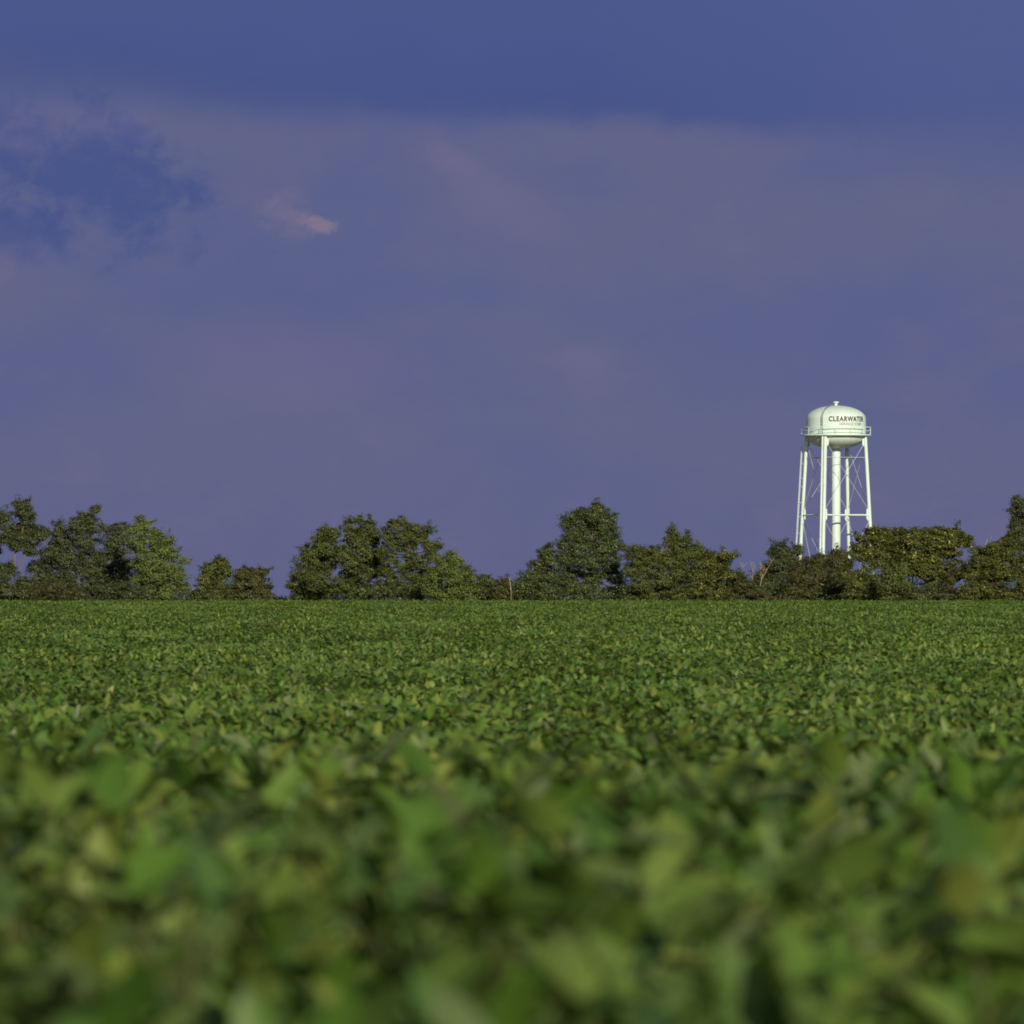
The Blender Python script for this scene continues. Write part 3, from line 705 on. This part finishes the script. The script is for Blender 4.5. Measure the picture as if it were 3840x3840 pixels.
principled(t2, out, t2.mix(t2.noise(t2.node('ShaderNodeTexCoord').outputs['Object'], 4, 5), (0.30, 0.29, 0.26), (0.45, 0.43, 0.39)), 0.9, 0.2)

tower = empty('water_tower', (TX, TD, gz))
tag(tower, 'white legged water tower with black CLEARWATER lettering behind the trees', 'water tower')
RT = 416 * KZ
prof = []
zs_, zb_ = Z(485), Z(716)
a_, b_ = RT, 190 * KZ
for i in range(25):
    th = PI / 2 * i / 24
    prof.append((max(a_ * math.sin(th), 0.0005), zs_ + b_ * math.cos(th)))
prof.append((RT, (zs_ + zb_) / 2)); prof.append((RT, zb_))
for i in range(1, 21):
    th = PI / 2 * i / 20
    prof.append((max(RT * math.cos(th), 0.62), zb_ - 185 * KZ * math.sin(th)))
mb = MB(); mb.lathe(prof[::-1], 128); tank = mb.build('tank', m_white, tower)
# weld seams on the shell
mb = MB()
for zz in (Z(600), Z(488)):
    mb.lathe([(RT + 0.001, zz - 0.03), (RT + 0.014, zz - 0.02), (RT + 0.014, zz + 0.02), (RT + 0.001, zz + 0.03)], 96)
# roof finial
mb2 = MB()
ztop = zs_ + b_
mb2.lathe([(0.22, ztop - 0.06), (0.22, ztop + 0.28), (0.46, ztop + 0.42), (0.46, ztop + 0.54), (0.30, ztop + 0.60), (0.0005, ztop + 0.63)], 24)
mb2.build('vent_cap', m_white, tank)
# lettering, wrapped on the shell
def wrapped_text(body, a0, a1, h, zbase, mat, bold, name):
    cu = bpy.data.curves.new(name, 'FONT'); cu.body = body; cu.size = 1.0; cu.offset = bold; cu.extrude = 0.012
    cu.space_character = 1.12; cu.resolution_u = 4
    ob = bpy.data.objects.new(name, cu); COL.objects.link(ob)
    dg = bpy.context.evaluated_depsgraph_get(); dg.update()
    me = bpy.data.meshes.new_from_object(ob.evaluated_get(dg))
    COL.objects.unlink(ob); bpy.data.objects.remove(ob)
    n = len(me.vertices); v = np.empty(n * 3, np.float32); me.vertices.foreach_get('co', v); v = v.reshape(-1, 3)
    lo, hi = v.min(0), v.max(0)
    ang = R(a0) + (v[:, 0] - lo[0]) / (hi[0] - lo[0]) * R(a1 - a0)
    zz = zbase + (v[:, 1] - lo[1]) / (hi[1] - lo[1]) * h
    rr = RT + 0.022 + v[:, 2]
    v2 = np.stack([rr * np.sin(ang), -rr * np.cos(ang), zz], -1)
    me.vertices.foreach_set('co', v2.astype(np.float32).ravel()); me.update()
    me.materials.clear(); me.materials.append(mat)
    o = bpy.data.objects.new(name, me); COL.objects.link(o); o.parent = tank
    return o
o = wrapped_text('CLEARWATER', -16.2, 62.5, 73 * KZ, Z(526), m_black, 0.028, 'lettering'); o['label'] = 'bold black word CLEARWATER'
o = wrapped_text('SERVICE', 4.2, 32.7, 36 * KZ, Z(579), m_grey, 0.0, 'lettering'); o['label'] = 'small faded word SERVICE'
o = wrapped_text('CORP', 37.3, 54.0, 36 * KZ, Z(579), m_grey, 0.0, 'lettering'); o['label'] = 'small faded word CORP'
# balcony
RB = 492 * KZ
balc = MB()
balc.lathe([(RT + 0.002, Z(702)), (RB, Z(702)), (RB, Z(718)), (RT + 0.002, Z(718))][::-1], 96, True)
walk = balc.build('walkway', m_white, tower)
mb = MB()
for zz, rr in ((Z(600), 0.05), (Z(652), 0.04)):
    ring = [(RB - 0.06, zz - rr), (RB - 0.06 + rr * 2, zz - rr), (RB - 0.06 + rr * 2, zz + rr), (RB - 0.06, zz + rr)]
    mb.lathe(ring, 96, True)
for k in range(14):
    th = 2 * PI * (k + 0.45) / 14
    c_, s_ = math.cos(th) * (RB - 0.02), math.sin(th) * (RB - 0.02)
    mb.tube([(c_, s_, Z(702)), (c_, s_, Z(597))], 0.045, 8)
mb.build('railing', m_white, walk)
# centre pipe
mb = MB()
r1 = 62.5 * KZ
mb.lathe([(r1, -0.2), (r1, Z(1902)), (r1 + 0.03, Z(1901)), (r1 + 0.03, Z(1893)), (r1, Z(1892)), (r1, Z(938)), (r1 * 0.93, Z(928)), (r1 * 0.88, Z(920)), (r1 * 0.88, Z(880)), (r1 * 1.05, Z(862))], 40)
mb.build('riser_pipe', m_white, tower)
# legs: (azimuth x, y) unit directions
ang = math.atan2(175, 435)
dirs = [Vector((math.cos(ang), -math.sin(ang), 0)), Vector((-math.sin(ang), -math.cos(ang), 0)), Vector((-math.cos(ang), math.sin(ang), 0)), Vector((math.sin(ang), math.cos(ang), 0))]
def leg_r(h):                                   # distance of a leg's axis from the tower's axis at height h
    zy = 3031 - (h + gz - ZF) / KZ
    return (400 + (zy - 740) * 90 / 1600) * KZ * 1.078
HT = Z(735)
leg_objs = []
for i, d in enumerate(dirs):
    mb = MB()
    mb.tube([d * leg_r(0) + Vector((0, 0, -0.1)), d * leg_r(Z(1830)) + Vector((0, 0, Z(1830))), d * leg_r(HT) + Vector((0, 0, HT + 0.25))], [0.27, 0.27, 0.27], 20)
    lg = mb.build('leg', m_white, tower); leg_objs.append(lg)
    mb = MB(); mb.lathe([(0.75, -0.3), (0.75, 0.35), (0.5, 0.45)], 4)
    ft = mb.build('footing', m_conc, lg); ft.location = d * leg_r(0)
def gusset(i, j, h, s, name='gusset_plate'):
    """plate on leg i toward leg j at height h: a tall tapered plate"""
    p = dirs[i] * leg_r(h) + Vector((0, 0, h)); q = dirs[j] * leg_r(h) + Vector((0, 0, h))
    u = (q - p).normalized(); up = Vector((0, 0, 1)); nrm = u.cross(up) * 0.03
    p = p + u * 0.2
    poly = [p - up * s, p - up * s + u * 0.05, p - up * s * 0.55 + u * 0.34, p + up * s * 0.55 + u * 0.34, p + up * s + u * 0.30, p + up * s]
    mb = MB(); mb.prism(poly, -nrm, nrm); return mb.build(name, m_white, leg_objs[i], 20)
hs, hr = Z(1825), Z(1022)
for i in range(4):
    j = (i + 1) % 4
    P = lambda k, h: dirs[k] * leg_r(h) + Vector((0, 0, h))
    mb = MB(); mb.tube([P(i, hs), P(j, hs)], 0.125, 12); mb.build('strut', m_white, tower)
    mb = MB(); mb.tube([P(i, hr), P(j, hr)], 0.042, 8); mb.build('tie_rod', m_rod, tower)
    for a, b2 in ((i, j), (j, i)):
        for (h0, h1) in ((Z(800), Z(1770)), (Z(1885), 0.6)):
            p, q = P(a, h0), P(b2, h1)
            mb = MB(); mb.tube([p, q], 0.032, 8); mb.build('tie_rod', m_rod, tower)
        gusset(a, b2, hs, 0.95); gusset(a, b2, Z(815), 0.6)
# pipe running up beside the front leg, then the ladder on the shell and roof
fl = dirs[1]
side = Vector((-math.cos(ang), math.sin(ang), 0))
mb = MB()
off = Vector((-0.46, -0.05, 0))
mb.tube([fl * leg_r(0) + off + Vector((0, 0, 0)), fl * leg_r(HT) + off + Vector((0, 0, HT + 0.1))], 0.15, 12)
mb.build('overflow_pipe', m_white, tower)
def ladder(path, width_dir, half, step, name, rail=0.04):
    mb = MB()
    for s in (-1, 1): mb.tube([p + width_dir * half * s for p in path], rail, 6)
    for a, b2 in zip(path[:-1], path[1:]):
        L = (b2 - a).length; n = max(1, int(L / step))
        for k in range(n):
            c_ = a.lerp(b2, (k + 0.5) / n)
            mb.tube([c_ - width_dir * half, c_ + width_dir * half], 0.02, 5)
    return mb
# ladder standing off the left leg
dl = dirs[2]; tang = Vector((dl.y, -dl.x, 0))
pth = [dl * (leg_r(1.0) + 0.72) + Vector((0, 0, 1.0)), dl * (leg_r(Z(870)) + 0.72) + Vector((0, 0, Z(870)))]
mb = ladder(pth, tang, 0.20, 0.32, 'ladder', 0.05)
for zy in (925, 1110, 1310, 1430, 1650, 1850, 2080, 2320, 2560):
    h = Z(zy); mb.tube([dl * leg_r(h) + Vector((0, 0, h)), dl * (leg_r(h) + 0.72) + Vector((0, 0, h))], 0.045, 6)
mb.build('ladder', m_white, tower)
# ladder up the shell and over the roof
th = math.asin(-205 / 416); dsh = Vector((math.sin(th), -math.cos(th), 0)); tg = Vector((math.cos(th), math.sin(th), 0))
pts = [dsh * (RT + 0.16) + Vector((0, 0, Z(700))), dsh * (RT + 0.16) + Vector((0, 0, Z(485)))]
for i in range(1, 11):
    a = PI / 2 * i / 11
    pts.append(dsh * ((a_ + 0.16) * math.cos(a)) + Vector((0, 0, zs_ + (b_ + 0.16) * math.sin(a))))
m_lad, t2, out = material('weathered ladder steel'); principled(t2, out, (0.22, 0.24, 0.25), 0.6, 0.4)
mb = ladder(pts, tg, 0.11, 0.32, 'roof_ladder', 0.035)
mb.build('ladder', m_lad, tank)
